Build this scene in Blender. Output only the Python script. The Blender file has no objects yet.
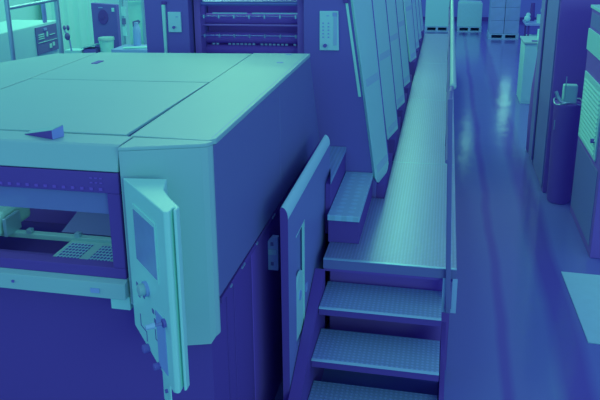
import bpy, bmesh, math, random
from mathutils import Vector, Matrix
random.seed(4)
S = bpy.context.scene
COL = S.collection
PI = math.pi

# ------------------------------------------------------------------ materials
MATS = {}
def mat(name, col, rough=0.5, metal=0.0, spec=0.4, noise=0.0, nscale=6.0, bump=None, emit=None):
    m = bpy.data.materials.new(name); m.use_nodes = True
    nt = m.node_tree; b = nt.nodes['Principled BSDF']
    b.inputs['Base Color'].default_value = (*col, 1)
    b.inputs['Roughness'].default_value = rough
    b.inputs['Metallic'].default_value = metal
    b.inputs['Specular IOR Level'].default_value = spec
    if emit:
        b.inputs['Emission Color'].default_value = (*emit[0], 1)
        b.inputs['Emission Strength'].default_value = emit[1]
    if noise:
        tc = nt.nodes.new('ShaderNodeTexCoord'); n = nt.nodes.new('ShaderNodeTexNoise')
        n.inputs['Scale'].default_value = nscale; n.inputs['Detail'].default_value = 4
        nt.links.new(tc.outputs['Object'], n.inputs['Vector'])
        mx = nt.nodes.new('ShaderNodeMix'); mx.data_type = 'RGBA'
        mx.inputs['A'].default_value = (*[c*(1-noise) for c in col], 1)
        mx.inputs['B'].default_value = (*[min(1, c*(1+noise)) for c in col], 1)
        nt.links.new(n.outputs['Fac'], mx.inputs['Factor'])
        nt.links.new(mx.outputs['Result'], b.inputs['Base Color'])
    if bump:
        k, h, dc = bump
        tc = nt.nodes.new('ShaderNodeTexCoord'); sx = nt.nodes.new('ShaderNodeSeparateXYZ')
        nt.links.new(tc.outputs['Object'], sx.inputs[0])
        def mth(op, a, bb=None):
            q = nt.nodes.new('ShaderNodeMath'); q.operation = op
            for i, v in enumerate((a, bb)):
                if v is None: continue
                if isinstance(v, (int, float)): q.inputs[i].default_value = v
                else: nt.links.new(v, q.inputs[i])
            return q.outputs[0]
        s1 = mth('SINE', mth('MULTIPLY', mth('ADD', sx.outputs[0], sx.outputs[1]), k))
        s2 = mth('SINE', mth('MULTIPLY', mth('SUBTRACT', sx.outputs[0], sx.outputs[1]), k))
        v = mth('MULTIPLY', s1, s2)
        rp = nt.nodes.new('ShaderNodeMapRange'); rp.inputs['From Min'].default_value = .15; rp.inputs['From Max'].default_value = .5
        nt.links.new(v, rp.inputs['Value'])
        bp = nt.nodes.new('ShaderNodeBump'); bp.inputs['Strength'].default_value = h; bp.inputs['Distance'].default_value = .004
        nt.links.new(rp.outputs[0], bp.inputs['Height']); nt.links.new(bp.outputs[0], b.inputs['Normal'])
        mx = nt.nodes.new('ShaderNodeMix'); mx.data_type = 'RGBA'
        mx.inputs['A'].default_value = (*[c*(1-dc) for c in col], 1)
        mx.inputs['B'].default_value = (*[min(1, c*(1+dc)) for c in col], 1)
        nt.links.new(rp.outputs[0], mx.inputs['Factor']); nt.links.new(mx.outputs['Result'], b.inputs['Base Color'])
    MATS[name] = m
    return m

LIGHT = mat('pale_enamel', (.36, .62, .65), .42, spec=.3, noise=.02, nscale=3)
LIGHT2 = mat('pale_enamel_cover', (.46, .93, .84), .35, spec=.4, noise=.03, nscale=4)
MID = mat('mid_enamel', (.34, .46, .84), .4)
DARK = mat('dark_enamel', (.21, .155, .56), .5, spec=.12)
DARKS = mat('dark_side_enamel', (.20, .20, .49), .45, spec=.25)
BLACK = mat('black_lacquer', (.165, .082, .41), .6, spec=.06)
CHAR = mat('charcoal_enamel', (.30, .17, .63), .5, spec=.1)
GUARD = mat('guard_enamel', (.24, .26, .60), .45, spec=.2)
RECESS = mat('indigo_primer', (.26, .12, .60), .7, spec=.03)  # brighter copy of BLACK, lifts the shade in recesses by colour
STEEL = mat('brushed_steel', (.40, .62, .76), .35, metal=.5)
DECK = mat('chequer_deck', (.36, .47, .70), .34, metal=.55, bump=(150, .5, .14))
TREAD = mat('chequer_tread', (.34, .52, .80), .45, metal=.3, bump=(110, .4, .10))
NOSE = mat('worn_edge', (.42, .72, .86), .35, metal=.4)  # paler metal that paints the highlight along step and deck edges
WHITE = mat('white_card', (.46, .84, .88), .7, spec=.2)
PAPERM = mat('paper', (.42, .72, .84), .8, spec=.1, noise=.06, nscale=12)
WRAP = mat('film_wrapped_carton', (.34, .46, .80), .3, noise=.15, nscale=5)
SCREEN = mat('screen_glass', (.30, .42, .70), .2, noise=.12, nscale=9)
WALLM = mat('bright_plaster', (.46, .86, .88), .8, spec=.1)
WALLB = mat('blue_plaster', (.30, .30, .80), .8, spec=.1)
CURT = mat('curtain_cloth', (.48, .88, .88), .85, spec=.1)
WOOD = mat('pallet_wood', (.38, .56, .82), .8, noise=.15, nscale=9)
RUBBER = mat('grey_rubber', (.30, .34, .82), .7)
BARM = mat('roller_steel', (.26, .30, .75), .25, metal=.4)
RIBM = mat('cover_ribbon', (.43, .76, .83), .4)
BANDM = mat('cover_band', (.40, .60, .86), .4)
GLINT = mat('polished_bar', (.42, .70, .85), .15, metal=.6)

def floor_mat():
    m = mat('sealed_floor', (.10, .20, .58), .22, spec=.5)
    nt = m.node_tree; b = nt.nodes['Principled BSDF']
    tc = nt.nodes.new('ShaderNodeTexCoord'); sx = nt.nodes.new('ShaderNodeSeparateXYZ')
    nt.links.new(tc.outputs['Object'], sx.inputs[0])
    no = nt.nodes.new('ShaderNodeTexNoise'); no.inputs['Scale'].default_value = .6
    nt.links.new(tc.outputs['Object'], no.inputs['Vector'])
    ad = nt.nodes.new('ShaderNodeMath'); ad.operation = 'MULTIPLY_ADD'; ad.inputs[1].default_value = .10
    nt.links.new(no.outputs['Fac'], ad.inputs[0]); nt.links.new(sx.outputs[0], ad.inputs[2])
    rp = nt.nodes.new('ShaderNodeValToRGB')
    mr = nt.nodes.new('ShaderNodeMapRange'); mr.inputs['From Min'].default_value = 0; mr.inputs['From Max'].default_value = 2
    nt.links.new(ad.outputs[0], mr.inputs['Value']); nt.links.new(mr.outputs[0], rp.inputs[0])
    base = (.19, .225, .58, 1); dark_lane = (.165, .115, .52, 1)  # second colour makes the darker bands running along the floor
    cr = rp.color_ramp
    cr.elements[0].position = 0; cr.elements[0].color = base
    cr.elements[1].position = 1; cr.elements[1].color = dark_lane
    for p, c in ((.255, base), (.275, dark_lane), (.29, dark_lane), (.315, base), (.43, base), (.475, dark_lane), (.53, dark_lane), (.57, (.20, .22, .61, 1)), (.68, (.19, .19, .60, 1))):
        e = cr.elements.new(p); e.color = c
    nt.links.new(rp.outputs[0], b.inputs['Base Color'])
    n2 = nt.nodes.new('ShaderNodeTexNoise'); n2.inputs['Scale'].default_value = 5; n2.inputs['Detail'].default_value = 3
    nt.links.new(tc.outputs['Object'], n2.inputs['Vector'])
    r2 = nt.nodes.new('ShaderNodeMapRange'); r2.inputs['To Min'].default_value = .08; r2.inputs['To Max'].default_value = .20
    nt.links.new(n2.outputs['Fac'], r2.inputs['Value']); nt.links.new(r2.outputs[0], b.inputs['Roughness'])
    bp = nt.nodes.new('ShaderNodeBump'); bp.inputs['Strength'].default_value = .28; bp.inputs['Distance'].default_value = .01
    nt.links.new(n2.outputs['Fac'], bp.inputs['Height']); nt.links.new(bp.outputs[0], b.inputs['Normal'])
    return m
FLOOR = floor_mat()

def glass_mat():
    m = bpy.data.materials.new('tinted_glass'); m.use_nodes = True
    nt = m.node_tree; b = nt.nodes['Principled BSDF']
    b.inputs['Base Color'].default_value = (.26, .30, .66, 1); b.inputs['Roughness'].default_value = .1  # mid blue base colour stands in for the pane's reflection
    b.inputs['Alpha'].default_value = .72
    return m
GLASS = glass_mat()

def perf_mat():
    m = mat('perforated_steel', (.30, .75, .70), .4, metal=.2)
    nt = m.node_tree; b = nt.nodes['Principled BSDF']
    tc = nt.nodes.new('ShaderNodeTexCoord'); vm = nt.nodes.new('ShaderNodeVectorMath'); vm.operation = 'MULTIPLY'
    vm.inputs[1].default_value = (58, 34, 0)
    fr = nt.nodes.new('ShaderNodeVectorMath'); fr.operation = 'FRACTION'
    sb = nt.nodes.new('ShaderNodeVectorMath'); sb.operation = 'SUBTRACT'; sb.inputs[1].default_value = (.5, .5, 0)
    ln = nt.nodes.new('ShaderNodeVectorMath'); ln.operation = 'LENGTH'
    lt = nt.nodes.new('ShaderNodeMath'); lt.operation = 'LESS_THAN'; lt.inputs[1].default_value = .36
    mx = nt.nodes.new('ShaderNodeMix'); mx.data_type = 'RGBA'
    mx.inputs['A'].default_value = (.42, .74, .86, 1); mx.inputs['B'].default_value = (.12, .08, .5, 1)
    L = nt.links.new
    L(tc.outputs['Object'], vm.inputs[0]); L(vm.outputs[0], fr.inputs[0]); L(fr.outputs[0], sb.inputs[0]); L(sb.outputs[0], ln.inputs[0])
    L(ln.outputs['Value'], lt.inputs[0]); L(lt.outputs[0], mx.inputs['Factor']); L(mx.outputs['Result'], b.inputs['Base Color'])
    return m
PERF = perf_mat()

# ------------------------------------------------------------------ mesh helpers
class MB:
    def __init__(s): s.bm = bmesh.new()
    def box(s, x0, x1, y0, y1, z0, z1):
        vs = [s.bm.verts.new((x, y, z)) for z in (z0, z1) for y in (y0, y1) for x in (x0, x1)]
        for f in ((0, 2, 3, 1), (4, 5, 7, 6), (0, 1, 5, 4), (2, 6, 7, 3), (0, 4, 6, 2), (1, 3, 7, 5)):
            s.bm.faces.new([vs[i] for i in f])
        return s
    def hull(s, low, high):
        """prism between two point rings of equal length"""
        a = [s.bm.verts.new(p) for p in low]; b = [s.bm.verts.new(p) for p in high]
        n = len(a)
        s.bm.faces.new(a[::-1]); s.bm.faces.new(b)
        for i in range(n):
            j = (i+1) % n
            s.bm.faces.new((a[i], a[j], b[j], b[i]))
        return s
    def plan(s, poly, z0, z1):
        return s.hull([(x, y, z0) for x, y in poly], [(x, y, z1) for x, y in poly])
    def profx(s, poly, x0, x1):      # polygon in (y, z), swept along x
        return s.hull([(x0, y, z) for y, z in poly], [(x1, y, z) for y, z in poly])
    def profy(s, poly, y0, y1):      # polygon in (x, z), swept along y
        return s.hull([(x, y0, z) for x, z in poly], [(x, y1, z) for x, z in poly])
    def tube(s, p0, p1, r, r1=None, n=14):
        p0, p1 = Vector(p0), Vector(p1); d = (p1-p0).normalized()
        u = d.orthogonal().normalized(); v = d.cross(u)
        r1 = r if r1 is None else r1
        ring = lambda p, r: [p + (u*math.cos(2*PI*i/n) + v*math.sin(2*PI*i/n))*r for i in range(n)]
        return s.hull(ring(p0, r), ring(p1, r1))
    def path(s, pts, r, n=10):
        for a, b in zip(pts, pts[1:]): s.tube(a, b, r, n=n)
        return s
    def lathe(s, cx, cy, prof, n=24):
        rings = [[s.bm.verts.new((cx+r*math.cos(2*PI*i/n), cy+r*math.sin(2*PI*i/n), z)) for i in range(n)] for r, z in prof]
        for a, b in zip(rings, rings[1:]):
            for i in range(n):
                j = (i+1) % n; s.bm.faces.new((a[i], a[j], b[j], b[i]))
        s.bm.faces.new(rings[0][::-1]); s.bm.faces.new(rings[-1])
        return s
    def blob(s, c, r):
        m = Matrix.Translation(c) @ Matrix.Diagonal((r[0], r[1], r[2], 1))
        bmesh.ops.create_icosphere(s.bm, subdivisions=3, radius=1, matrix=m)
        return s
    def build(s, name, m, parent=None, bevel=0, seg=2, smooth=False):
        bmesh.ops.recalc_face_normals(s.bm, faces=s.bm.faces)
        off = Vector((0, 0, 0)); q = parent
        while q is not None: off += q.location; q = q.parent
        if parent is None:
            co = [v.co for v in s.bm.verts]
            off = Vector(((min(c.x for c in co)+max(c.x for c in co))/2, (min(c.y for c in co)+max(c.y for c in co))/2, min(c.z for c in co)))
        for v in s.bm.verts: v.co -= off
        me = bpy.data.meshes.new(name); s.bm.to_mesh(me); s.bm.free()
        me.materials.append(m)
        for p in me.polygons: p.use_smooth = smooth
        o = bpy.data.objects.new(name, me); COL.objects.link(o)
        if parent is None: o.location = off
        else: o.parent = parent
        if bevel:
            md = o.modifiers.new('bevel', 'BEVEL'); md.width = bevel; md.segments = seg; md.limit_method = 'ANGLE'; md.angle_limit = math.radians(40)
        if smooth:
            md = o.modifiers.new('split', 'EDGE_SPLIT'); md.split_angle = math.radians(42)
        return o
def tag(o, label, cat, group=None):
    o['label'] = label; o['category'] = cat
    if group: o['group'] = group
    return o
def thing(name, loc, label, cat, group=None):
    o = bpy.data.objects.new(name, None); COL.objects.link(o); o.location = loc
    o.empty_display_size = .1
    return tag(o, label, cat, group)
def struct(o): o['kind'] = 'structure'; return o
def copy_thing(root, loc, label, group=None):
    r = root.copy(); COL.objects.link(r); r.location = loc; r['label'] = label
    if group: r['group'] = group
    def kids(a, b):
        for ch in [c for c in list(COL.objects) if c.parent == a]:
            c = ch.copy(); COL.objects.link(c); c.parent = b; kids(ch, c)
    kids(root, r)
    return r

# ------------------------------------------------------------------ setting
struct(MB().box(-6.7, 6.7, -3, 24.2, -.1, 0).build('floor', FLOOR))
struct(MB().box(-6.7, -6.5, -3, 24.2, 0, 5.5).build('wall_left', WALLM))
wb = MB()
xs = [-6.5, .70, 1.0, 1.78, 2.12, 6]
for x0, x1, h in zip(xs, xs[1:], (None, (3.3, 4.7), None, (1.9, 3.5), None)):
    if h is None: wb.box(x0, x1, 24, 24.2, 0, 5.5)
    else: wb.box(x0, x1, 24, 24.2, 0, h[0]).box(x0, x1, 24, 24.2, h[1], 5.5)
struct(wb.build('wall_back', WALLB))
struct(MB().box(-6.5, 6, 23.97, 24, 0, .12).build('baseboard_back', BLACK))
DAY = mat('daylit_pane', (.2, .5, .5), .2, emit=((.25, .9, .62), 1.7))
for n, (x0, x1, z0, z1) in enumerate(((1.78, 2.12, 1.9, 3.5), (.70, 1.0, 3.3, 4.7))):
    w1 = struct(MB().box(x0, x0+.03, 23.98, 24.1, z0, z1).box(x1-.03, x1, 23.98, 24.1, z0, z1).box(x0+.03, x1-.03, 23.98, 24.1, z0, z0+.03).box(x0+.03, x1-.03, 23.98, 24.1, z1-.03, z1).build('window_%d' % (n+1), LIGHT))
    MB().box(x0+.03, x1-.03, 24.03, 24.05, z0+.03, z1-.03).build('pane', DAY, w1)

# ------------------------------------------------------------------ delivery unit (the big hooded machine in front)
du = thing('delivery_unit', (-1.8, 3.8, 0), 'large machine end with pale flat hood, dark window and dark lower body', 'printing machine')
MB().box(-2.9, -.93, 2.95, 5.30, .0, 1.26).build('lower_body', BLACK, du)
MB().box(-2.98, -.935, 2.72, 2.95, .0, 1.26).build('front_plinth', BLACK, du)
MB().plan([(-2.92, 3.5), (-.94, 3.5), (-.94, 4.96), (-1.30, 4.95), (-2.43, 4.85), (-2.72, 4.77), (-2.92, 4.38)], 1.262, 1.984).build('inner_frame', RECESS, du)
# side panels: dark, two sheets with a fine joint
MB().hull([(-.935, 2.765, 1.285), (-.935, 2.765, 1.975), (-.935, 4.02, 1.975), (-.935, 4.02, 1.27)],
          [(-.902, 2.765, 1.285), (-.902, 2.765, 1.975), (-.902, 4.02, 1.975), (-.902, 4.02, 1.27)]).build('side_panel', DARKS, du, .004)
MB().hull([(-.935, 4.026, 1.27), (-.935, 4.026, 1.975), (-.935, 5.0, 1.975), (-.935, 5.42, 1.25)],
          [(-.902, 4.026, 1.27), (-.902, 4.026, 1.975), (-.902, 5.0, 1.975), (-.902, 5.42, 1.25)]).build('side_panel', DARKS, du, .004)
MB().box(-.932, -.905, 2.8, 5.4, 1.235, 1.262).build('side_rail', BLACK, du)
for y0 in (2.93, 3.13, 3.16, 3.42, 3.79, 3.83):
    MB().box(-.906, -.9, y0, y0+.025, 1.246, 1.256).build('catch', STEEL, du)
# top
MB().plan([(-1.277, 2.782), (-.925, 2.766), (-.900, 2.795), (-.900, 5.0), (-1.302, 4.975)], 1.976, 2.0).build('top_panel', LIGHT, du, .004)
MB().hull([(-2.405, 2.786, 1.986), (-1.302, 2.796, 1.986), (-1.297, 3.922, 1.986), (-2.405, 3.88, 1.986)],
          [(-2.405, 2.786, 2.0), (-1.302, 2.796, 2.0), (-1.297, 3.922, 2.0), (-2.405, 3.88, 2.0)]).build('hood_lid', LIGHT, du, .003)
b = MB().hull([(-2.41, 3.892, 1.986), (-1.292, 3.937, 1.986), (-1.306, 4.955, 1.986), (-2.44, 4.88, 1.986)],
          [(-2.41, 3.892, 2.0), (-1.292, 3.937, 2.0), (-1.306, 4.955, 2.0), (-2.44, 4.88, 2.0)]).build('hood_lid', LIGHT, du, .003)
MB().box(-2.27, -2.23, 4.42, 4.53, 2.0, 2.004).build('finger_slot', DARK, b)
MB().hull([(-.922, 2.80, 1.999), (-.919, 2.80, 1.999), (-.919, 4.99, 1.999), (-.922, 4.99, 1.999)], [(-.922, 2.80, 2.0008), (-.919, 2.80, 2.0008), (-.919, 4.99, 2.0008), (-.922, 4.99, 2.0008)]).build('edge_groove', MID, du)
MB().box(-1.05, -1.01, 4.60, 4.63, 1.9995, 2.003).build('lock_screw', MID, du)
MB().box(-1.06, -1.02, 4.93, 4.95, 1.9995, 2.003).build('lock_screw', MID, du)
MB().plan([(-2.99, 2.782), (-2.415, 2.782), (-2.42, 3.88), (-2.45, 4.87), (-2.74, 4.80), (-2.93, 4.41), (-2.99, 4.2)], 1.985, 1.999).build('top_panel', LIGHT, du, .003)
# front rail above the window
MB().profx([(2.772, 1.96), (2.772, 2.0), (2.645, 2.0), (2.632, 1.994), (2.60, 1.895), (2.62, 1.89)], -2.99, -1.262).build('front_rail', LIGHT, du, .004)
# corner panel
MB().plan([(-1.253, 2.599), (-.936, 2.707), (-.913, 2.721), (-.902, 2.745), (-.902, 2.762), (-1.253, 2.762)], 1.9852, 2.0).build('corner_cap', LIGHT, du, .004)
cp = [(-1.252, 2.60, 1.30), (-1.075, 2.66, 1.19), (-1.07, 2.662, 1.085), (-.936, 2.708, 1.085), (-.914, 2.722, 1.115), (-.903, 2.745, 1.115), (-.903, 2.762, 1.115), (-.95, 2.762, 1.085), (-1.07, 2.74, 1.085), (-1.252, 2.66, 1.30)]
MB().hull([(x, y, z) for x, y, z in cp], [(x, y, 1.985) for x, y, z in cp]).build('corner_panel', LIGHT, du, .004)
# window frame
wf = MB()
wf.box(-2.99, -1.262, 2.60, 2.66, 1.80, 1.890).box(-2.99, -1.262, 2.60, 2.66, 1.415, 1.465)
wf.box(-1.318, -1.262, 2.60, 2.66, 1.465, 1.80)
wf = wf.build('window_frame', BLACK, du, .004)
for i in range(24): MB().box(-1.35-i*.042, -1.335-i*.042, 2.596, 2.60, 1.812, 1.824).build('rivet', RECESS, wf)
for i in range(6): MB().box(-1.345-(i%3)*.022, -1.333-(i%3)*.022, 2.597, 2.60, 1.842+.02*(i//3), 1.848+.02*(i//3)).build('legend_mark', RECESS, wf)
MB().box(-2.97, -1.315, 2.625, 2.632, 1.70, 1.802).build('glass_pane', GLASS, wf)
# inside of the window
MB().box(-2.98, -1.26, 3.46, 3.5, 1.262, 1.98).build('inner_back', RECESS, du)
MB().box(-1.31, -1.262, 2.67, 3.46, 1.262, 1.98).build('inner_side', MID, du)
MB().box(-2.98, -1.33, 2.98, 3.02, 1.385, 1.412).build('guide_rail', LIGHT, du, .003)
MB().box(-1.72, -1.325, 2.67, 2.98, 1.375, 1.396).build('air_plate', LIGHT, du, .002)
MB().box(-1.70, -1.585, 2.74, 2.95, 1.3965, 1.3985).build('perforated_plate', PERF, du)
MB().box(-1.535, -1.43, 2.735, 2.94, 1.3965, 1.3985).build('perforated_plate', PERF, du)
MB().tube((-2.97, 2.82, 1.30), (-1.73, 2.82, 1.30), .085, n=24).build('delivery_roller', BLACK, du, smooth=True)
for x in (-1.70, -1.44, -1.96): MB().box(x, x+.025, 2.975, 3.005, 1.412, 1.435).build('sheet_stop', STEEL, du, .002)
MB().profx([(2.9, 1.41), (2.9, 1.49), (2.96, 1.53), (3.2, 1.53), (3.2, 1.41)], -2.6, -2.06).build('gripper_head', LIGHT, du, .02)
MB().box(-2.05, -2.03, 2.92, 3.05, 1.41, 1.505).build('gripper_arm', STEEL, du, .004)
MB().hull([(-1.80, 3.04, 1.405), (-1.34, 3.04, 1.405), (-1.34, 3.42, 1.58), (-1.72, 3.42, 1.58)], [(-1.80, 3.03, 1.412), (-1.34, 3.03, 1.412), (-1.34, 3.41, 1.59), (-1.72, 3.41, 1.59)]).build('baffle', DARKS, du)
for i in range(4): MB().box(-1.90-.03*i, -1.885-.03*i, 2.735, 2.745, 1.355-.008*i, 1.365-.008*i).build('sensor', STEEL, du)
# beam
bm_ = MB().profx([(2.665, 1.335), (2.665, 1.415), (2.60, 1.415), (2.572, 1.404), (2.565, 1.335)], -2.99, -1.258).build('front_beam', LIGHT, du, .003)
MB().box(-1.415, -1.375, 2.562, 2.57, 1.358, 1.378).build('catch', MID, bm_)
MB().box(-1.792, -1.782, 2.562, 2.57, 1.368, 1.378).build('catch', DARK, bm_)
MB().box(-1.345, -1.255, 2.60, 2.70, 1.268, 1.332).build('beam_bracket', LIGHT2, du, .004)
sw = MB().hull([(-.93, 3.76, .940), (-.867, 3.76, .940), (-.867, 3.76, 1.145), (-.905, 3.76, 1.145), (-.93, 3.76, 1.115)],
               [(-.93, 3.80, .940), (-.867, 3.80, .940), (-.867, 3.80, 1.145), (-.905, 3.80, 1.145), (-.93, 3.80, 1.115)]).build('switch_box', BANDM, du, .002)
sw['label'] = 'narrow switch box with a pale middle button'
MB().box(-.923, -.874, 3.752, 3.76, 1.040, 1.072).build('button', WHITE, sw)
MB().box(-.909, -.893, 3.754, 3.76, 1.095, 1.115).build('key_switch', DARKS, sw)
MB().box(-.909, -.893, 3.754, 3.76, .972, .992).build('key_switch', DARKS, sw)
# seams in the lower body
for y in (3.06, 3.4): MB().box(-.931, -.926, y, y+(.3 if y < 3.2 else 1.4), .0, 1.2).build('lower_panel', BLACK if y < 3.2 else RECESS, du, .003)  # rear panel takes the lifted black to lighten the shaded gap

# ------------------------------------------------------------------ control panel
ax, ay, dx, dy = -1.224, 2.566, .295, -.322
nl = Vector((-.737, -.676, 0))
def onface(u, z, out=0.0): return Vector((ax+dx*u, ay+dy*u, z)) + nl*out
pc = thing('control_panel', (-1.06, 2.42, 1.165), 'pale upright control panel with screen and knobs jutting from machine corner', 'control panel')
plan = [(-1.224, 2.566), (-1.106, 2.437), (-.936, 2.252), (-.927, 2.242), (-.914, 2.241), (-.908, 2.249), (-.908, 2.29), (-.900, 2.29), (-.900, 2.266), (-.893, 2.263), (-.889, 2.27), (-.889, 2.301), (-.955, 2.383), (-1.009, 2.461), (-1.045, 2.585)]
zl = lambda i: 1.168
ub = lambda x: 1.222-.03*(x+1.224)/.118 if x < -1.10 else 1.192-.045*min(1, (x+1.106)/.17)
ub_ = ub; ub = lambda x: 1.222 if x < -1.2 else ub_(x) if x > -1.04 or x < -1.1 else 1.22
MB().hull([(x, y, ub(x)) for x, y in plan], [(x, y, 1.886) for x, y in plan]).build('housing', LIGHT2, pc, .005)
def slab(quad, thick, name, m, parent, bev=0.0, inset=.0005):
    return MB().hull([onface(u, z, -inset) for u, z in quad], [onface(u, z, thick) for u, z in quad]).build(name, m, parent, bev)
fr = slab([(.235, 1.565), (.80, 1.565), (.80, 1.81), (.235, 1.81)], .004, 'screen_bezel', LIGHT2, pc, .002)
slab([(.26, 1.58), (.775, 1.58), (.775, 1.792), (.26, 1.792)], .006, 'screen', SCREEN, fr)
slab([(.66, 1.19), (.87, 1.19), (.87, 1.43), (.66, 1.43)], .003, 'cover_strip', MID, pc)
kn = onface(.45, 1.482)
k = MB().tube(kn, kn+nl*.036, .024, n=20).build('stop_knob', LIGHT, pc, .006, smooth=True)
MB().tube(kn+nl*.0, kn+nl*.012, .031, n=20).build('knob_ring', MID, k)
lv = onface(.87, 1.42)
l = MB().tube(lv-nl*.002, lv+nl*.010, .017, n=20).build('lever_boss', DARK, pc, smooth=True)
tip = lv + nl*.075 + Vector((-.006, .008, -.004))
l2 = MB().tube(lv+nl*.012, tip, .006).build('lever', GUARD, l, smooth=True)
l3 = MB().tube(tip-(tip-lv).normalized()*.035, tip, .012, .009).build('lever_grip', BANDM, l, smooth=True)
for u, z in ((.38, 1.20), (.66, 1.185)):
    c = onface(u, z)
    MB().tube(c-nl*.001, c+nl*.026, .018 if u < .5 else .014, n=18).build('dark_knob', DARK, pc, .004, smooth=True)
# membrane keys and legend lines
for (u, z) in ((.16, 1.44), (.24, 1.43), (.33, 1.42), (.20, 1.40), (.56, 1.40), (.64, 1.405), (.60, 1.365), (.7, 1.37)):
    slab([(u, z), (u+.045, z), (u+.045, z+.018), (u, z+.018)], .002, 'membrane_key', DARKS, pc)
for q in ([(.20, 1.27), (.215, 1.27), (.215, 1.32), (.20, 1.32)], [(.20, 1.265), (.36, 1.265), (.36, 1.27), (.20, 1.27)], [(.35, 1.225), (.365, 1.225), (.365, 1.27), (.35, 1.27)],
          [(.60, 1.295), (.615, 1.295), (.615, 1.335), (.60, 1.335)], [(.60, 1.29), (.70, 1.29), (.70, 1.295), (.60, 1.295)]):
    slab(q, .0015, 'legend_line', DARKS, pc)
pl = MB().hull([(-1.045, 2.41, .99), (-.992, 2.352, .99), (-.988, 2.356, .99), (-1.041, 2.414, .99)], [(-1.045, 2.41, 1.175), (-.992, 2.352, 1.165), (-.988, 2.356, 1.165), (-1.041, 2.414, 1.175)]).build('lock_plate', LIGHT2, pc)
MB().tube((-1.013, 2.377, 1.055), (-1.021, 2.370, 1.055), .008).build('keyhole', DARK, pl)

# door wedge on the hood
dw = thing('door_wedge', (-1.62, 2.70, 2.0), 'small dark wedge with pale top lying on front edge of the hood', 'wedge')
MB().hull([(-1.742, 2.722, 2.0006), (-1.576, 2.666, 2.0006), (-1.554, 2.721, 2.0006), (-1.735, 2.765, 2.0006)],
          [(-1.742, 2.723, 2.002), (-1.576, 2.667, 2.040), (-1.554, 2.721, 2.050), (-1.735, 2.764, 2.006)]).build('body', BLACK, dw)
MB().hull([(-1.742, 2.723, 2.0022), (-1.576, 2.666, 2.0402), (-1.553, 2.721, 2.0502), (-1.735, 2.765, 2.0062)],
          [(-1.742, 2.723, 2.004), (-1.576, 2.666, 2.0425), (-1.553, 2.721, 2.0525), (-1.735, 2.765, 2.0085)]).build('top_face', LIGHT, dw)
MB().hull([(-1.5755, 2.6655, 2.001), (-1.553, 2.7205, 2.001), (-1.556, 2.7215, 2.001), (-1.578, 2.667, 2.001)],
          [(-1.5755, 2.6655, 2.0395), (-1.553, 2.7205, 2.0495), (-1.556, 2.7215, 2.0495), (-1.578, 2.667, 2.0395)]).build('end_face', RUBBER, dw)

# ------------------------------------------------------------------ guard beside the stairs
g = thing('stair_guard', (-.78, 4.17, 0), 'dark guard board with rounded pale top edge, left of the metal stairs', 'guard')
gb = MB()
gb.box(-.777, -.742, 3.46, 3.665, 0, 1.385).box(-.777, -.742, 3.925, 4.89, 0, 1.385)
gb.box(-.777, -.742, 3.665, 3.925, 1.20, 1.385).box(-.777, -.742, 3.665, 3.925, 0, .50).box(-.777, -.765, 3.665, 3.925, .50, 1.20)
gb.build('board', GUARD, g)
arc = [(-.742, 1.386)] + [(-.776+.034*math.cos(a), 1.392+.060*math.sin(a)) for a in [i*PI/2/7 for i in range(8)]] + [(-.782, 1.446), (-.782, 1.386)]
MB().profy(arc, 3.462, 4.89).build('top_edge', WHITE, g, smooth=True)
MB().profy([(-.742, 0), (-.742, 1.386)] + arc[1:-1] + [(-.777, 0)], 3.45, 3.46).build('end_plate', BLACK, g)
MB().box(-.755, -.742, 3.905, 3.925, .52, 1.19).build('niche_edge', LIGHT2, g)
MB().hull([(-.748, 3.665, 1.196), (-.741, 3.665, 1.196), (-.741, 3.925, 1.196), (-.748, 3.925, 1.196)], [(-.748, 3.665, 1.203), (-.741, 3.665, 1.203), (-.741, 3.925, 1.203), (-.748, 3.925, 1.203)]).build('niche_lintel', LIGHT2, g)
pts = [(3.675, .53), (3.90, .52), (3.90, .83)] + [(3.79+.11*math.cos(a), .83+.10*math.sin(a)) for a in [i*PI/8 for i in range(1, 8)]] + [(3.675, .83)]
npl = MB().hull([(-.758, y, z) for y, z in pts], [(-.746, y, z) for y, z in pts]).build('niche_plate', LIGHT2, g, .003)
MB().tube((-.748, 3.79, .78), (-.741, 3.79, .78), .03, n=20).build('finger_hole', MID, npl)
MB().box(-.742, -.736, 3.945, 3.985, .72, .77).build('catch', MID, g)

# ------------------------------------------------------------------ walkway, stairs, step boxes, handrail
wk = thing('walkway', (0, 9.6, 0), 'long raised chequer plate walkway running beside the press', 'walkway')
MB().plan([(-.685, 4.285), (.145, 4.275), (.145, 15.0), (-.395, 15.0), (-.395, 5.44), (-.685, 5.44)], .765, .80).build('deck_plate', DECK, wk)
MB().profx([(4.262, .735), (4.262, .797), (4.285, .80), (4.285, .735)], -.685, .145).build('nosing', DARKS, wk)
MB().box(-.685, .145, 4.261, 4.285, .7975, .8015).build('edge_strip', NOSE, wk)
MB().plan([(-.685, 4.30), (.128, 4.30), (.128, 14.9), (-.395, 14.9), (-.395, 5.40), (-.685, 5.40)], .70, .765).build('deck_frame', RECESS, wk)
MB().box(-.66, .12, 4.40, 4.42, 0, .70).build('front_riser', RECESS, wk)
MB().box(.112, .122, 4.43, 14.9, 0, .70).build('side_skirt', BLACK, wk)
for y in (6.4, 9.0, 11.6): MB().box(-.40, .145, y, y+.012, .800, .8015).build('deck_joint', STEEL, wk)
MB().box(.066, .086, 4.256, 4.26, .505, .74).build('support_leg', BANDM, wk)
MB().box(.125, .155, 4.256, 4.26, .505, .74).box(.086, .125, 4.256, 4.26, .505, .53).build('support_leg', BANDM, wk)

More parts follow.
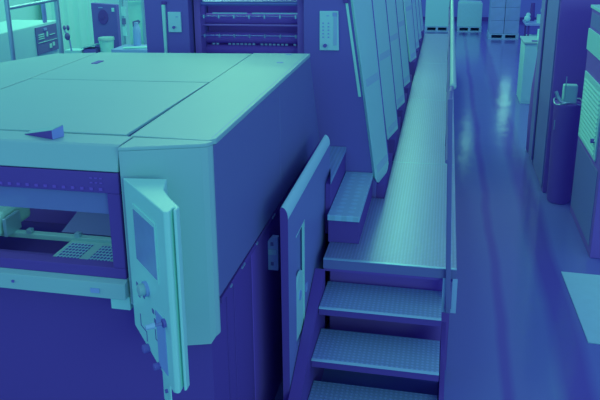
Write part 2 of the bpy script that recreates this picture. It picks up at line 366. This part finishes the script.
st = thing('stairs', (-.3, 3.75, 0), 'metal chequer plate steps leading up to the walkway', 'stairs')
MB().hull([(-.738, 3.3, 0), (-.738, 4.26, 0), (-.738, 4.26, .73), (-.738, 3.3, .30)], [(-.672, 3.3, 0), (-.672, 4.26, 0), (-.672, 4.26, .73), (-.672, 3.3, .30)]).build('stringer', BLACK, st)
MB().hull([(.072, 3.3, 0), (.072, 4.25, 0), (.072, 4.25, .44), (.072, 3.98, .36), (.072, 3.3, .08)], [(.10, 3.3, 0), (.10, 4.25, 0), (.10, 4.25, .44), (.10, 3.98, .36), (.10, 3.3, .08)]).build('stringer', BLACK, st)
for i, (yn, z) in enumerate(((4.0, .6), (3.735, .4), (3.46, .2))):
    MB().box(-.668, .066, yn, yn+.35, z-.03, z).build('tread', TREAD, st)
    MB().profx([(yn-.012, z-.008), (yn-.010, z-.001), (yn+.004, z+.0015), (yn+.004, z-.008)], -.668, .066).build('nosing', NOSE, st)
    MB().box(-.668, .066, yn-.008, yn, z-.05, z-.008).build('apron_strip', BLACK, st)
    MB().box(-.671, .070, yn+.275, yn+.29, z-.2 if i < 2 else 0, z-.035).build('riser', RECESS, st)

sb = thing('step_box', (-.59, 5.0, .80), 'low dark step with ribbed top on the walkway by the press front', 'step')
MB().box(-.695, -.49, 4.535, 5.46, .802, .962).build('base', BLACK, sb)
MB().box(-.70, -.487, 4.52, 5.462, .962, 1.0).build('tread', mat('ribbed_tread', (.40, .72, .88), .4, metal=.2, bump=(40, .2, .06)), sb, .003)
for x in (-.66, -.54): MB().tube((x, 4.68, 1.0), (x, 4.68, 1.004), .006).build('screw', NOSE, sb)
sb2 = thing('step_box', (-.765, 5.1, .80), 'taller narrow step between the dark guard board and the low step', 'step')
MB().box(-.738, -.704, 4.67, 5.462, .802, 1.165).build('base', BLACK, sb2)
MB().hull([(-.738, 4.90, 1.165), (-.701, 4.66, 1.165), (-.701, 5.464, 1.165), (-.83, 5.464, 1.165), (-.83, 4.90, 1.165)], [(-.738, 4.90, 1.2), (-.701, 4.66, 1.2), (-.701, 5.464, 1.2), (-.83, 5.464, 1.2), (-.83, 4.90, 1.2)]).build('tread', TREAD, sb2)

hr = thing('handrail', (.08, 9.6, .5), 'long handrail along the aisle edge of the walkway', 'handrail')
MB().tube((.064, 4.42, 1.915), (.085, 15.0, 1.80), .020, n=16).blob((.064, 4.42, 1.915), (.02, .02, .02)).build('top_rail', LIGHT, hr, smooth=True)
MB().tube((.055, 4.5, 1.42), (.062, 15.0, 1.32), .013, n=14).build('lower_rail', DARKS, hr, smooth=True)
MB().hull([(.092, 4.225, .515), (.122, 4.225, .515), (.122, 4.250, .515), (.092, 4.250, .515)], [(.036, 4.225, 1.88), (.064, 4.225, 1.88), (.064, 4.250, 1.88), (.036, 4.250, 1.88)]).build('post', DARKS, hr, .004)
MB().path([(.050, 4.238, 1.86), (.050, 4.30, 1.90), (.058, 4.42, 1.912)], .013).build('rail_bend', DARKS, hr, smooth=True)
for y in (7.0, 9.5, 12.0, 14.6): MB().tube((.072, y, .80), (.078, y, 1.82), .016, n=12).build('post', DARKS, hr, smooth=True)

# ------------------------------------------------------------------ press towers
def edge_x(z): return -.666 + (2.32-z)*(.202/1.4)      # the sloping right side of every unit
def cover(root, y0):
    zt, zb = 2.36, .925
    lo = [(edge_x(zb)+.006, y0), (edge_x(zb)+.072, y0+.42), (edge_x(zb)+.057, y0+.44), (edge_x(zb)-.03, y0+.06)]
    hi = [(edge_x(zt)+.004, y0), (edge_x(zt)+.095, y0+.42), (edge_x(zt)+.08, y0+.44), (edge_x(zt)-.03, y0+.06)]
    ring = lambda f, z: [Vector((a[0]*(1-f)+b_[0]*f, a[1]*(1-f)+b_[1]*f, z)) for a, b_ in zip(lo, hi)]
    m = MB()
    # rounded lower end
    rings = []
    for z, k in ((.895, .40), (.905, .66), (.925, .86), (.96, 1.0), (1.2, 1), (1.7, 1), (2.36, 1)):
        r = ring((z-zb)/(zt-zb), z); c = (r[0]+r[3]+r[1]+r[2])/4
        rings.append([c+(v-c)*k for v in r])
    vs = [[m.bm.verts.new(v) for v in r] for r in rings]
    m.bm.faces.new(vs[0][::-1]); m.bm.faces.new(vs[-1])
    for a, b_ in zip(vs, vs[1:]):
        for i in range(4):
            j = (i+1) % 4; m.bm.faces.new((a[i], a[j], b_[j], b_[i]))
    c = m.build('side_cover', LIGHT2, root, .012, 3)
    sl = lambda z: ring((z-zb)/(zt-zb), z)
    lo_, hi_ = sl(.99), sl(2.35)
    d = Vector((.007, .004, 0))
    MB().hull([lo_[1]-d*1.2, lo_[1]+d, lo_[1]+d+Vector((-.02, .03, 0)), lo_[2]], [hi_[1]-d*1.2, hi_[1]+d, hi_[1]+d+Vector((-.02, .03, 0)), hi_[2]]).build('edge_seal', DARK, c)
    for z in (1.02, 1.70):
        f0 = (z-.03-zb)/(zt-zb); f1 = (z+.03-zb)/(zt-zb)
        r0, r1 = ring(f0, z-.03), ring(f1, z+.03)
        n = Vector((.97, -.2, .12))*.002
        t = lambda r, k: r[0]*(1-k)+r[1]*k
        MB().hull([t(r0, .15)-n, t(r0, .93)-n, t(r1, .93)-n, t(r1, .15)-n], [t(r0, .15)+n, t(r0, .93)+n, t(r1, .93)+n, t(r1, .15)+n]).build('grip_band', RIBM, c)
    return c
def tower_body(root, y0, y1):
    zt = 2.37; x0 = -2.3
    MB().profy([(x0, .95), (edge_x(.95)-.06, .95), (edge_x(zt)-.06, zt), (x0, zt)], y0, y1).build('body', DARK, root)
    MB().box(x0, -.398, y0, y1, 0, .949).build('base', BLACK, root)

pt = thing('printing_unit', (-1.4, 5.9, 0), 'nearest printing unit with dark front, open roller bay and two pale button plates', 'printing unit', 'printing units along the walkway')
# front frame with the roller bay cut out
MB().box(-2.31, -1.945, 5.47, 5.60, .0, 2.38).build('front_panel', DARK, pt, .006)
MB().profy([(-1.035, 0), (-.46, 0), (-.46, .92), (edge_x(2.38), 2.38), (-1.035, 2.38)], 5.47, 5.60).build('front_panel', DARK, pt, .006)
MB().box(-1.943, -1.037, 5.475, 5.60, 2.345, 2.38).build('lintel', DARK, pt)
MB().box(-1.943, -1.037, 5.475, 5.60, .0, 1.70).build('sill', RECESS, pt)
MB().box(-1.943, -1.037, 5.95, 6.0, 1.70, 2.38).build('bay_back', RECESS, pt)
MB().box(-2.3, -1.95, 5.601, 6.35, 0, 2.38).build('body', DARK, pt)
MB().profy([(-1.03, 0), (-.47, 0), (-.47, .95), (edge_x(.95)-.06, .95), (edge_x(2.38)-.06, 2.38), (-1.03, 2.38)], 5.601, 6.35).build('body', DARK, pt)
MB().box(-1.93, -1.88, 5.56, 5.68, 1.71, 2.35).build('bay_cheek', CHAR, pt); MB().box(-1.10, -1.05, 5.56, 5.68, 1.71, 2.35).build('bay_cheek', CHAR, pt)
for z, r, y, m in ((2.285, .020, 5.60, BARM), (2.112, .008, 5.62, CHAR)):
    MB().tube((-1.88, y, z), (-1.10, y, z), r, n=16).build('roller', m, pt, smooth=True)
for z, y, r in ((2.185, 5.58, .0045), (2.035, 5.58, .0055)):
    bar = MB().tube((-1.88, y, z), (-1.10, y, z), r, n=10).build('gripper_bar', BARM, pt, smooth=True)
    for i in range(7):
        x = -1.86+i*.123
        MB().box(x, x+.012, y-.012, y+.012, z-.014, z+.012).build('gripper', GLINT, bar)
MB().box(-1.78, -1.50, 5.565, 5.58, 2.206, 2.216).build('wash_bar', GLINT, pt); MB().box(-1.46, -1.06, 5.565, 5.58, 2.206, 2.216).build('wash_bar', GLINT, pt)
for z in (2.15, 2.0, 1.90): MB().tube((-1.88, 5.72, z), (-1.10, 5.72, z), .045, n=18).build('ink_roller', RECESS, pt, smooth=True)
for i in range(22):
    if i in (2, 3, 11, 19): continue
    MB().box(-1.80+i*.033, -1.78+i*.033, 5.60, 5.61, 1.960, 1.972).build('duct_key', STEEL, pt)
lp = MB().plan([(-2.112, 5.455), (-2.005, 5.455), (-2.005, 5.472), (-2.112, 5.472)], 2.073, 2.230).build('button_plate', WHITE, pt, .004)
lp['label'] = 'small pale button plate with one dark button'
MB().tube((-2.063, 5.456, 2.112), (-2.063, 5.440, 2.112), .011, n=16).build('button', DARK, lp)
MB().box(-2.045, -2.028, 5.452, 5.456, 2.190, 2.196).build('marker', MID, lp)
rp = MB().hull([(-.912, 5.455, 1.951), (-.765, 5.455, 1.951), (-.765, 5.472, 1.951), (-.912, 5.472, 1.951)], [(-.912, 5.455, 2.243), (-.772, 5.455, 2.243), (-.772, 5.472, 2.243), (-.912, 5.472, 2.243)]).build('button_plate', WHITE, pt, .005)
rp['label'] = 'larger pale button plate with grip slot and rows of keys'
MB().box(-.806, -.782, 5.451, 5.4555, 1.99, 2.232).build('grip_slot', BANDM, rp)
MB().box(-.813, -.782, 5.449, 5.4555, 2.205, 2.232).build('grip_recess', MID, rp)  # darker block painting the shade at the top of the slot
MB().tube((-.868, 5.456, 1.988), (-.868, 5.438, 1.988), .014, n=16).build('button', DARK, rp)
for r_ in range(5):
    for c_ in range(2): MB().box(-.89+c_*.04, -.878+c_*.04, 5.452, 5.4555, 2.045+r_*.026, 2.055+r_*.026).build('key', MID, rp)
MB().box(-.86, -.84, 5.452, 5.4555, 2.206, 2.211).build('marker', MID, rp)
MB().hull([(-2.158, 5.462, 1.6), (-2.138, 5.462, 1.6), (-2.138, 5.474, 1.6), (-2.158, 5.474, 1.6)], [(-2.158, 5.450, 2.285), (-2.130, 5.450, 2.285), (-2.130, 5.474, 2.285), (-2.158, 5.474, 2.285)]).build('pull_bar', LIGHT2, pt, .003)
MB().box(-2.155, -2.12, 5.452, 5.474, 2.288, 2.31).build('bar_hinge', BLACK, pt)
MB().hull([(-.615, 5.462, 1.600), (-.592, 5.462, 1.600), (-.592, 5.472, 1.600), (-.615, 5.472, 1.600)], [(-.722, 5.462, 2.30), (-.702, 5.462, 2.30), (-.702, 5.472, 2.30), (-.722, 5.472, 2.30)]).build('pull_bar', LIGHT2, pt, .004)
MB().box(-.735, -.700, 5.452, 5.474, 2.303, 2.33).build('bar_hinge', BLACK, pt)
MB().box(-.46, -.398, 5.47, 6.35, 0, .90).build('base', BLACK, pt)
cover(pt, 5.43)

u2 = thing('printing_unit', (-1.4, 7.07, 0), 'second printing unit from the stairs, seen by its slanted pale side cover', 'printing unit', 'printing units along the walkway')
tower_body(u2, 6.62, 7.5); cover(u2, 6.60)
for i, (dy_, lab) in enumerate(((1.17, 'third printing unit from the stairs, seen by its slanted pale side cover'), (2.34, 'fourth printing unit from the stairs, last before the dark gap in the row'),
                 (4.2, 'fifth printing unit from the stairs, first beyond the dark gap in the row'), (5.25, 'sixth printing unit from the stairs, second beyond the dark gap'),
                 (6.3, 'seventh printing unit from the stairs, next to last in the row'), (7.4, 'eighth and farthest printing unit, at the end of the walkway'))):
    copy_thing(u2, (-1.4, 7.07+dy_, 0), lab, 'printing units along the walkway')

# ------------------------------------------------------------------ pallets and stacks at the far end
def pallet(x0, x1, y0, label):
    t = thing('pallet', ((x0+x1)/2, y0+.4, 0), label, 'pallet', 'pallets at the far end of the hall')
    MB().box(x0, x1, y0, y0+.8, .115, .145).build('top_board', WOOD, t)
    w_ = (x1-x0)
    for f in (0, .45, .9):
        MB().box(x0+f*w_, x0+(f+.1)*w_, y0, y0+.8, .025, .115).build('block', WOOD, t)
    MB().box(x0, x1, y0, y0+.8, 0, .025).build('bottom_board', WOOD, t)
    return t
pallet(-.56, .11, 21.4, 'low pallet at the far end of the walkway, under the tall pale stack')
pallet(.33, .99, 21.4, 'low pallet right of the handrail top, under the shorter pale stack')
pallet(1.11, 1.86, 20.0, 'low pallet under the tall film wrapped cartons')
s = MB().box(-.56, .10, 21.42, 22.1, .145, 1.25).build('paper_stack', WHITE, None, .01)
tag(s, 'tall pale paper stack on the pallet closing off the walkway', 'paper stack')
s = MB().box(.32, .98, 21.42, 22.1, .145, .78).build('paper_stack', PAPERM, None, .01)
tag(s, 'shorter pale paper stack on pallet right of the handrail top', 'paper stack')
s = MB().hull([(.34, 21.5, .785), (.92, 21.5, .785), (.95, 22, .785), (.34, 22, .785)], [(.34, 21.5, .80), (.92, 21.5, .79), (.95, 22, .80), (.36, 22, .83)]).build('wrapping_sheet', LIGHT2)
tag(s, 'crumpled sheet lying on the shorter pale paper stack', 'wrapping sheet')
zz = .147
for k in range(3):
    for c_ in range(2):
        x0 = 1.12+c_*.37
        o = MB().box(x0, x0+.36, 20.02, 20.75, zz, zz+.33).build('carton', WRAP, None, .008)
        tag(o, '%s carton in the %s column of the film wrapped stack' % (['bottom', 'middle', 'topmost'][k], ['left', 'right'][c_]), 'carton', 'cartons on the pallet')
    zz += .333
bx = thing('paper_cabinet', (1.45, 12.85, 0), 'pale waist high cabinet standing in aisle before the tall dark cabinet', 'cabinet')
MB().box(1.27, 1.72, 12.5, 13.2, 0, .99).build('body', WHITE, bx, .006)
MB().box(1.25, 1.73, 12.48, 13.22, .99, 1.02).build('top', LIGHT, bx, .004)
MB().box(1.30, 1.70, 12.495, 12.5, .05, .93).build('door', WHITE, bx)
o = MB().box(1.50, 1.66, 12.7, 13.0, 1.022, 1.17).build('carton', WHITE); tag(o, 'small white carton standing on the pale waist high cabinet', 'carton')
o = MB().hull([(1.38, 12.55, 1.022), (1.6, 12.55, 1.022), (1.6, 12.62, 1.022), (1.38, 12.62, 1.022)], [(1.38, 12.55, 1.035), (1.6, 12.55, 1.035), (1.6, 12.62, 1.035), (1.38, 12.62, 1.035)]).build('hand_tool', DARK); tag(o, 'flat dark tool on the front edge of the pale waist high cabinet', 'tool')
# bench with clutter further back
tb = thing('side_table', (2.3, 17.8, 0), 'dark side table in the far aisle behind the pale cabinet', 'table')
MB().box(1.75, 2.9, 17.4, 18.2, .68, .72).build('top', MID, tb)
for x in (1.80, 2.82):
    for y in (17.45, 18.12): MB().box(x, x+.04, y, y+.04, 0, .68).build('leg', BLACK, tb)
MB().box(1.78, 2.88, 17.42, 18.18, .2, .23).build('shelf', DARK, tb)
o = MB().box(2.00, 2.22, 17.5, 17.7, .722, .90).build('carton', LIGHT2); tag(o, 'pale carton on the dark side table in the far aisle', 'carton')
o = MB().tube((1.93, 18.0, .722), (1.93, 18.0, 1.12), .06, .045).build('bottle', BLACK, smooth=True); tag(o, 'dark upright bottle on the far side table', 'bottle')
o = MB().blob((1.80, 17.7, .80), (.07, .07, .075)).blob((1.82, 17.75, .88), (.05, .05, .05)).build('cloth_bundle', WHITE, smooth=True); tag(o, 'white cloth bundle at the left end of the far side table', 'cloth')
o = MB().blob((2.14, 17.6, 1.0), (.08, .07, .10)).blob((2.20, 17.62, 1.05), (.06, .06, .08)).blob((2.17, 17.6, .95), (.09, .08, .06)).build('rag_pile', WHITE, smooth=True); tag(o, 'bright crumpled rags heaped on the pale carton, far aisle', 'rags')
o = MB().box(1.80, 2.15, 17.45, 17.7, .232, .45).build('carton', LIGHT2); tag(o, 'pale carton on the lower shelf of the far side table', 'carton')

# ------------------------------------------------------------------ right hand side
tc_ = thing('tall_cabinet', (1.5, 8.8, 0), 'tall dark cabinet with a ribbed aisle side, rising out of frame', 'cabinet')
MB().box(1.135, 2.1, 8.1, 9.5, 0, 2.5).build('body', CHAR, tc_, .006)
MB().box(1.120, 1.135, 8.13, 9.0, .05, 2.45).build('side_sheet', GUARD, tc_, .003)
MB().box(1.112, 1.135, 9.02, 9.46, .05, 2.45).build('side_sheet', GUARD, tc_, .003)
for y in (9.01,): MB().tube((1.108, y, .1), (1.108, y, 2.4), .012, n=8).build('side_rib', DARK, tc_)
hb = thing('fabric_bag', (1.175, 9.72, 0), 'long dark fabric bag standing upright against the tall cabinet', 'bag')
m = MB(); rr = []
for z, w_ in [(0, .08), (.02, .11), (.45, .125), (.85, .11), (1.1, .075), (1.3, .05), (1.5, .045), (1.58, .02)]:
    rr.append([m.bm.verts.new((1.175+w_*math.cos(a)*.6, 9.72+w_*math.sin(a), z)) for a in [2*PI*i/16 for i in range(16)]])
m.bm.faces.new(rr[0][::-1]); m.bm.faces.new(rr[-1])
for a, b_ in zip(rr, rr[1:]):
    for i in range(16): m.bm.faces.new((a[i], a[(i+1) % 16], b_[(i+1) % 16], b_[i]))
m.build('sack', CHAR, hb, smooth=True)
MB().path([(1.145, 9.67, 1.50), (1.13, 9.65, 1.42), (1.13, 9.65, 1.36), (1.14, 9.65, 1.31)], .008).build('draw_cord', LIGHT2, hb)

bn = thing('waste_bin', (1.28, 7.87, 0), 'tall dark bin with a pale liner rim, standing at tall cabinet foot', 'bin')
MB().lathe(1.265, 7.86, [(.105, 0), (.118, .03), (.135, 1.04), (.142, 1.05), (.142, 1.075), (.128, 1.075)]).build('body', CHAR, bn, smooth=True)
MB().path([(1.265+.137*math.cos(a), 7.86+.137*math.sin(a), 1.085+.02*math.sin(3*a)) for a in [2*PI*i/24 for i in range(25)]], .008).build('liner_rim', STEEL, bn, smooth=True)
MB().path([(1.13, 7.80, 1.20), (1.15, 7.79, 1.15), (1.18, 7.76, 1.10), (1.23, 7.74, 1.09)], .018).build('liner_fold', STEEL, bn, smooth=True)
MB().tube((1.148, 7.80, .80), (1.146, 7.80, .90), .006).build('side_clip', STEEL, bn)
cu = MB().box(1.20, 1.335, 7.79, 7.88, 1.085, 1.27).build('white_box', LIGHT2, None, .012, 3); tag(cu, 'rounded pale box sticking out of the tall dark bin', 'box')
ro = MB().tube((1.215, 7.775, 1.09), (1.215, 7.775, 1.36), .005).build('thin_rod', STEEL); tag(ro, 'thin upright rod in the dark bin before the pale box', 'rod')

cb = thing('louvre_cabinet', (1.7, 7.0, 0), 'dark cabinet at right edge with pale upper panel and louvred door', 'cabinet')
MB().box(1.345, 2.1, 6.42, 7.58, .0, 2.06).build('body', CHAR, cb, .006)
MB().box(1.335, 2.1, 6.41, 7.60, 2.061, 2.09).build('top', LIGHT2, cb, .004)
MB().box(1.330, 1.345, 6.55, 7.56, 1.675, 1.875).build('upper_panel', LIGHT2, cb, .003)
lo = MB().box(1.330, 1.345, 6.62, 7.50, .83, 1.475).build('louvre_door', LIGHT2, cb, .003)
for i in range(14):
    z = .87+i*.041
    MB().hull([(1.331, 6.68, z), (1.331, 7.44, z), (1.331, 7.44, z+.014), (1.331, 6.68, z+.014)], [(1.322, 6.68, z), (1.322, 7.44, z), (1.329, 7.44, z+.014), (1.329, 6.68, z+.014)]).build('louvre', LIGHT2, lo)
MB().tube((1.333, 6.72, .99), (1.300, 6.72, .99), .02, n=14).build('lock', DARK, lo, smooth=True)
MB().box(1.341, 1.345, 6.5, 7.54, 1.90, 2.03).build('drawer_front', GUARD, cb, .002)
MB().box(1.341, 1.345, 6.5, 7.54, .08, .78).build('lower_panel', GUARD, cb, .002)

fs = MB().plan([(1.063, 6.075), (1.092, 4.94), (1.75, 4.90), (1.75, 6.05)], .001, .008).build('board_sheet', PAPERM)
tag(fs, 'pale board sheet lying flat on the floor at right edge', 'board')

# ------------------------------------------------------------------ left background
fr = thing('safety_frame', (-3.86, 6.45, 0), 'grey tube frame with two posts left of the pale hood', 'frame')
MB().tube((-3.86, 6.0, 0), (-3.86, 6.0, 2.6), .022, n=14).build('post', STEEL, fr, smooth=True)
MB().tube((-3.86, 6.9, 0), (-3.87, 6.9, 2.6), .026, n=14).build('post', STEEL, fr, smooth=True)
MB().tube((-3.86, 6.02, 2.195), (-3.865, 6.88, 2.195), .018, n=12).build('cross_bar', STEEL, fr, smooth=True)
MB().box(-3.93, -3.91, 6.70, 6.75, 1.98, 2.6).build('hanging_strip', MID, fr)
for z, r in ((1.93, .03), (1.925, .025), (1.80, .045)):
    pass
kc = thing('pendant_plug', (-3.83, 6.96, 1.72), 'dark cable plugs hanging on the right post of tube frame', 'plug')
MB().blob((-3.815, 6.96, 1.81), (.028, .028, .04)).build('lower_plug', DARKS, kc, smooth=True)
MB().blob((-3.835, 6.95, 1.90), (.016, .016, .026)).build('upper_plug', DARKS, kc, smooth=True)
MB().blob((-3.80, 6.96, 1.90), (.016, .018, .03)).build('upper_plug', DARKS, kc, smooth=True)
MB().path([(-3.835, 6.94, 1.88), (-3.82, 6.96, 1.83), (-3.80, 6.97, 1.77), (-3.79, 6.97, 1.66)], .008).build('cable', MID, kc)

wc = thing('switch_cabinet', (-4.4, 6.8, 0), 'pale cabinet with a dark display panel, behind the tube frame', 'cabinet')
MB().hull([(-4.7, 5.9, 0), (-4.15, 5.9, 0), (-4.15, 7.36, 0), (-4.7, 7.36, 0)], [(-4.7, 5.9, 1.93), (-4.15, 5.9, 1.93), (-4.15, 7.36, 1.93), (-4.7, 7.36, 1.93)]).build('body', WHITE, wc, .01)
dp = MB().box(-4.15, -4.138, 6.90, 7.33, 1.62, 1.90).build('display_panel', DARKS, wc)
for y0, y1, z0, z1 in ((6.935, 7.05, 1.815, 1.826), (6.935, 7.05, 1.793, 1.804), (6.935, 7.05, 1.771, 1.782), (7.10, 7.13, 1.785, 1.835), (7.17, 7.28, 1.793, 1.800), (7.14, 7.19, 1.655, 1.70), (7.21, 7.25, 1.67, 1.71)):
    MB().box(-4.139, -4.133, y0, y1, z0, z1).build('label_field', LIGHT2, dp)
MB().box(-4.139, -4.130, 7.05, 7.11, 1.855, 1.88).build('signal_lamp', MID, dp)
MB().box(-4.139, -4.134, 6.92, 7.32, 1.735, 1.741).build('divider', LIGHT2, dp)
sh = thing('shelf_unit', (-6.2, 9.2, 0), 'pale shelf unit at the far left with a dark top board', 'shelf')
MB().box(-6.48, -5.9, 8.6, 9.75, 0, 1.50).build('body', LIGHT2, sh); MB().box(-6.48, -5.88, 8.58, 9.77, 1.50, 1.58).build('top_board', DARK, sh)

cur = MB(); n = 70; a_, b_ = [], []
for i in range(n+1):
    y = 10.9+i*(2.0/n); x = -6.32+.035*math.sin(i*.9)+.015*math.sin(i*2.3+1)
    a_.append((x, y)); b_.append((x-.012, y))
cur.plan(a_+b_[::-1], .25, 3.0)
cur = cur.build('curtain', CURT, None, smooth=True); tag(cur, 'bright floor length curtain hanging in folds on the left wall', 'curtain')

lk = thing('dark_locker', (-5.35, 11.2, 0), 'dark upright locker with a round fan and a white note', 'locker')
MB().hull([(-5.56, 11.0, 0), (-5.12, 11.0, 0), (-5.12, 11.1, 0), (-5.56, 11.1, 0)], [(-5.56, 11.0, 1.765), (-5.12, 11.0, 1.735), (-5.12, 11.1, 1.735), (-5.56, 11.1, 1.765)]).build('body', DARK, lk, .006)
fan = MB().hull([(-5.36+.085*math.cos(a), 10.985, 1.545+.115*math.sin(a)) for a in [2*PI*i/24 for i in range(24)]], [(-5.36+.085*math.cos(a), 11.0, 1.545+.115*math.sin(a)) for a in [2*PI*i/24 for i in range(24)]]).build('fan_cover', BLACK, lk)
MB().tube((-5.36, 10.975, 1.545), (-5.36, 10.986, 1.545), .03).build('fan_hub', BLACK, fan)
MB().box(-5.205, -5.16, 10.992, 11.0, 1.63, 1.69).build('note', WHITE, lk)
MB().box(-5.43, -5.36, 10.99, 11.0, 1.685, 1.70).build('badge', MID, lk)

bq = thing('work_bench', (-5.1, 10.5, 0), 'workbench behind the hood with slim uprights carrying pail and bottle', 'bench')
MB().box(-5.85, -3.9, 10.0, 10.85, .98, 1.02).build('bench_top', DARKS, bq)
for x in (-5.80, -3.98):
    for y in (10.24, 10.78): MB().box(x, x+.05, y, y+.05, 0, .98).build('leg', DARK, bq)
MB().box(-4.86, -4.815, 10.55, 10.60, 1.02, 2.2).build('upright', STEEL, bq)
MB().box(-4.50, -4.475, 10.55, 10.60, 1.02, 2.2).build('upright', STEEL, bq)
MB().box(-4.815, -4.50, 10.56, 10.59, 1.845, 1.875).build('cross_rail', STEEL, bq)
MB().box(-5.8, -3.95, 9.985, 10.0, .98, 1.015).build('edge_rail', LIGHT2, bq)
du2 = thing('drawer_unit', (-4.35, 10.25, 1.021), 'long dark box on workbench right of the pail, with pale front rail', 'box')
MB().box(-4.80, -3.92, 10.02, 10.53, 1.0215, 1.185).build('body', MID, du2, .006)
MB().tube((-4.62, 10.06, 1.20), (-4.0, 10.06, 1.225), .016).build('front_rail', LIGHT2, du2, smooth=True)
pa = thing('pail', (-5.06, 10.42, 1.021), 'pale round pail with a rim, standing on the workbench', 'pail')
MB().lathe(-5.06, 10.42, [(.098, 1.021), (.115, 1.26), (.112, 1.262)]).build('body', LIGHT2, pa, smooth=True)
MB().lathe(-5.06, 10.42, [(.112, 1.262), (.126, 1.262), (.126, 1.29), (.12, 1.305), (.03, 1.312)]).build('lid', LIGHT, pa, smooth=True)
o = thing('tray', (-5.28, 10.4, 1.021), 'dark shallow box with a pale lid left of the pail', 'box')
MB().box(-5.40, -5.20, 10.3, 10.5, 1.021, 1.14).build('body', DARK, o); MB().hull([(-5.42, 10.28, 1.14), (-5.19, 10.28, 1.19), (-5.19, 10.52, 1.19), (-5.42, 10.52, 1.14)], [(-5.42, 10.28, 1.16), (-5.19, 10.28, 1.21), (-5.19, 10.52, 1.21), (-5.42, 10.52, 1.16)]).build('lid', STEEL, o)
o = MB().box(-5.72, -5.43, 10.3, 10.5, 1.021, 1.115).build('paper_ream', WHITE, None, .01); tag(o, 'flat pale paper ream at the left of the bench, before the curtain', 'paper')
pb = thing('notice_board', (-4.65, 10.66, 1.021), 'pale leaning board with small dark picture between the bench uprights', 'board')
MB().box(-4.76, -4.53, 10.64, 10.67, 1.021, 1.83).build('board', LIGHT2, pb); MB().hull([(-4.70, 10.635, 1.44), (-4.62, 10.635, 1.46), (-4.57, 10.635, 1.52), (-4.60, 10.635, 1.55), (-4.70, 10.635, 1.52)], [(-4.70, 10.64, 1.44), (-4.62, 10.64, 1.46), (-4.57, 10.64, 1.52), (-4.60, 10.64, 1.55), (-4.70, 10.64, 1.52)]).build('picture', DARKS, pb)
o = MB().lathe(-4.56, 10.45, [(.055, 1.186), (.06, 1.20), (.06, 1.42), (.05, 1.46), (.035, 1.49), (.035, 1.53), (.01, 1.535)]).build('bottle', mat('blue_plastic', (.30, .44, .82), .3), None, smooth=True); tag(o, 'tall mid blue canister standing before the pale leaning board', 'canister')
for z0, z1, m_, lab in ((1.31, 1.45, WHITE, 'pale card pinned on the left bench upright, above the canister foot'), (1.62, 1.75, WHITE, 'small pale card high on the left bench upright')):
    o = MB().box(-4.83, -4.76, 10.535, 10.55, z0, z1).build('card', m_); tag(o, lab, 'card')
o = MB().box(-4.83, -4.77, 10.535, 10.55, 1.49, 1.58).build('clip_holder', DARKS); tag(o, 'dark clip between the two pale cards on bench upright', 'clip')
for x, y, lab in ((-4.86, 10.30, 'small pale cup just right of the pail'),):
    o = MB().lathe(x, y, [(.028, 1.021), (.034, 1.10), (.031, 1.10)]).build('cup', LIGHT2, None, smooth=True); tag(o, lab, 'cup')

# ------------------------------------------------------------------ light
W = bpy.data.worlds.new('hall_light'); S.world = W; W.use_nodes = True
bg = W.node_tree.nodes['Background']
bg.inputs[0].default_value = (.135, .25, .58, 1); bg.inputs[1].default_value = 1.0
def area(name, loc, sx, sy, e, col=(.28, 1.0, .10), rot=(0, 0, 0)):
    d = bpy.data.lights.new(name, 'AREA'); d.shape = 'RECTANGLE'; d.size = sx; d.size_y = sy; d.energy = e; d.color = col
    o = bpy.data.objects.new(name, d); COL.objects.link(o); o.location = loc; o.rotation_euler = rot
    return o
area('ceiling_lamp_press', (-1.9, 4.0, 5.4), 1.2, 7, 26)
area('ceiling_lamp_walkway', (-.80, 15.0, 4.4), .5, 12, 125, col=(.30, 1, .42))
area('ceiling_lamp_left', (-3.1, 10, 5.2), 1.2, 8, 240, col=(.32, 1, .42))
area('window_light_behind', (4.2, -3.4, 3.4), 5, 2.6, 170, col=(.30, 1, .62), rot=(math.radians(76), 0, math.radians(36)))  # added fill behind the camera for front faces, no window there
area('window_light_left', (-6.3, .4, 2.8), 2.2, 4.5, 50, col=(.30, 1, .62), rot=(0, math.radians(-90), 0))  # added fill that brightens the control panel, no window built there
area('machine_lamp', (-1.9, 2.88, 1.93), 1.5, .06, 1.4, col=(.35, .9, .75))

# ------------------------------------------------------------------ camera
cam = bpy.data.cameras.new('camera'); co = bpy.data.objects.new('camera', cam); COL.objects.link(co)
S.camera = co
f, cx, cy = 733.03, 265.54, 157.14
cam.sensor_width = 36; cam.sensor_fit = 'HORIZONTAL'; cam.lens = f/600*36
cam.shift_x = (300-cx)/600; cam.shift_y = -(200-cy)/600
cam.clip_end = 200
a, b, c = [math.radians(v) for v in (17.15985815, -13.87477059, -1.1910681)]
M0 = Matrix(((1, 0, 0), (0, 0, -1), (0, 1, 0)))
Ry = Matrix(((math.cos(b), -math.sin(b), 0), (math.sin(b), math.cos(b), 0), (0, 0, 1)))
Rx = Matrix(((1, 0, 0), (0, math.cos(a), -math.sin(a)), (0, math.sin(a), math.cos(a))))
Rz = Matrix(((math.cos(c), -math.sin(c), 0), (math.sin(c), math.cos(c), 0), (0, 0, 1)))
R = Rz @ Rx @ M0 @ Ry
R3 = Matrix((R[0], -R[1], -R[2])).transposed()
co.matrix_world = Matrix.Translation((0, 0, 2.82)) @ R3.to_4x4()

v = S.view_settings; v.view_transform = 'Standard'; v.look = 'None'; v.gamma = 1; v.exposure = 0; v.use_curve_mapping = False
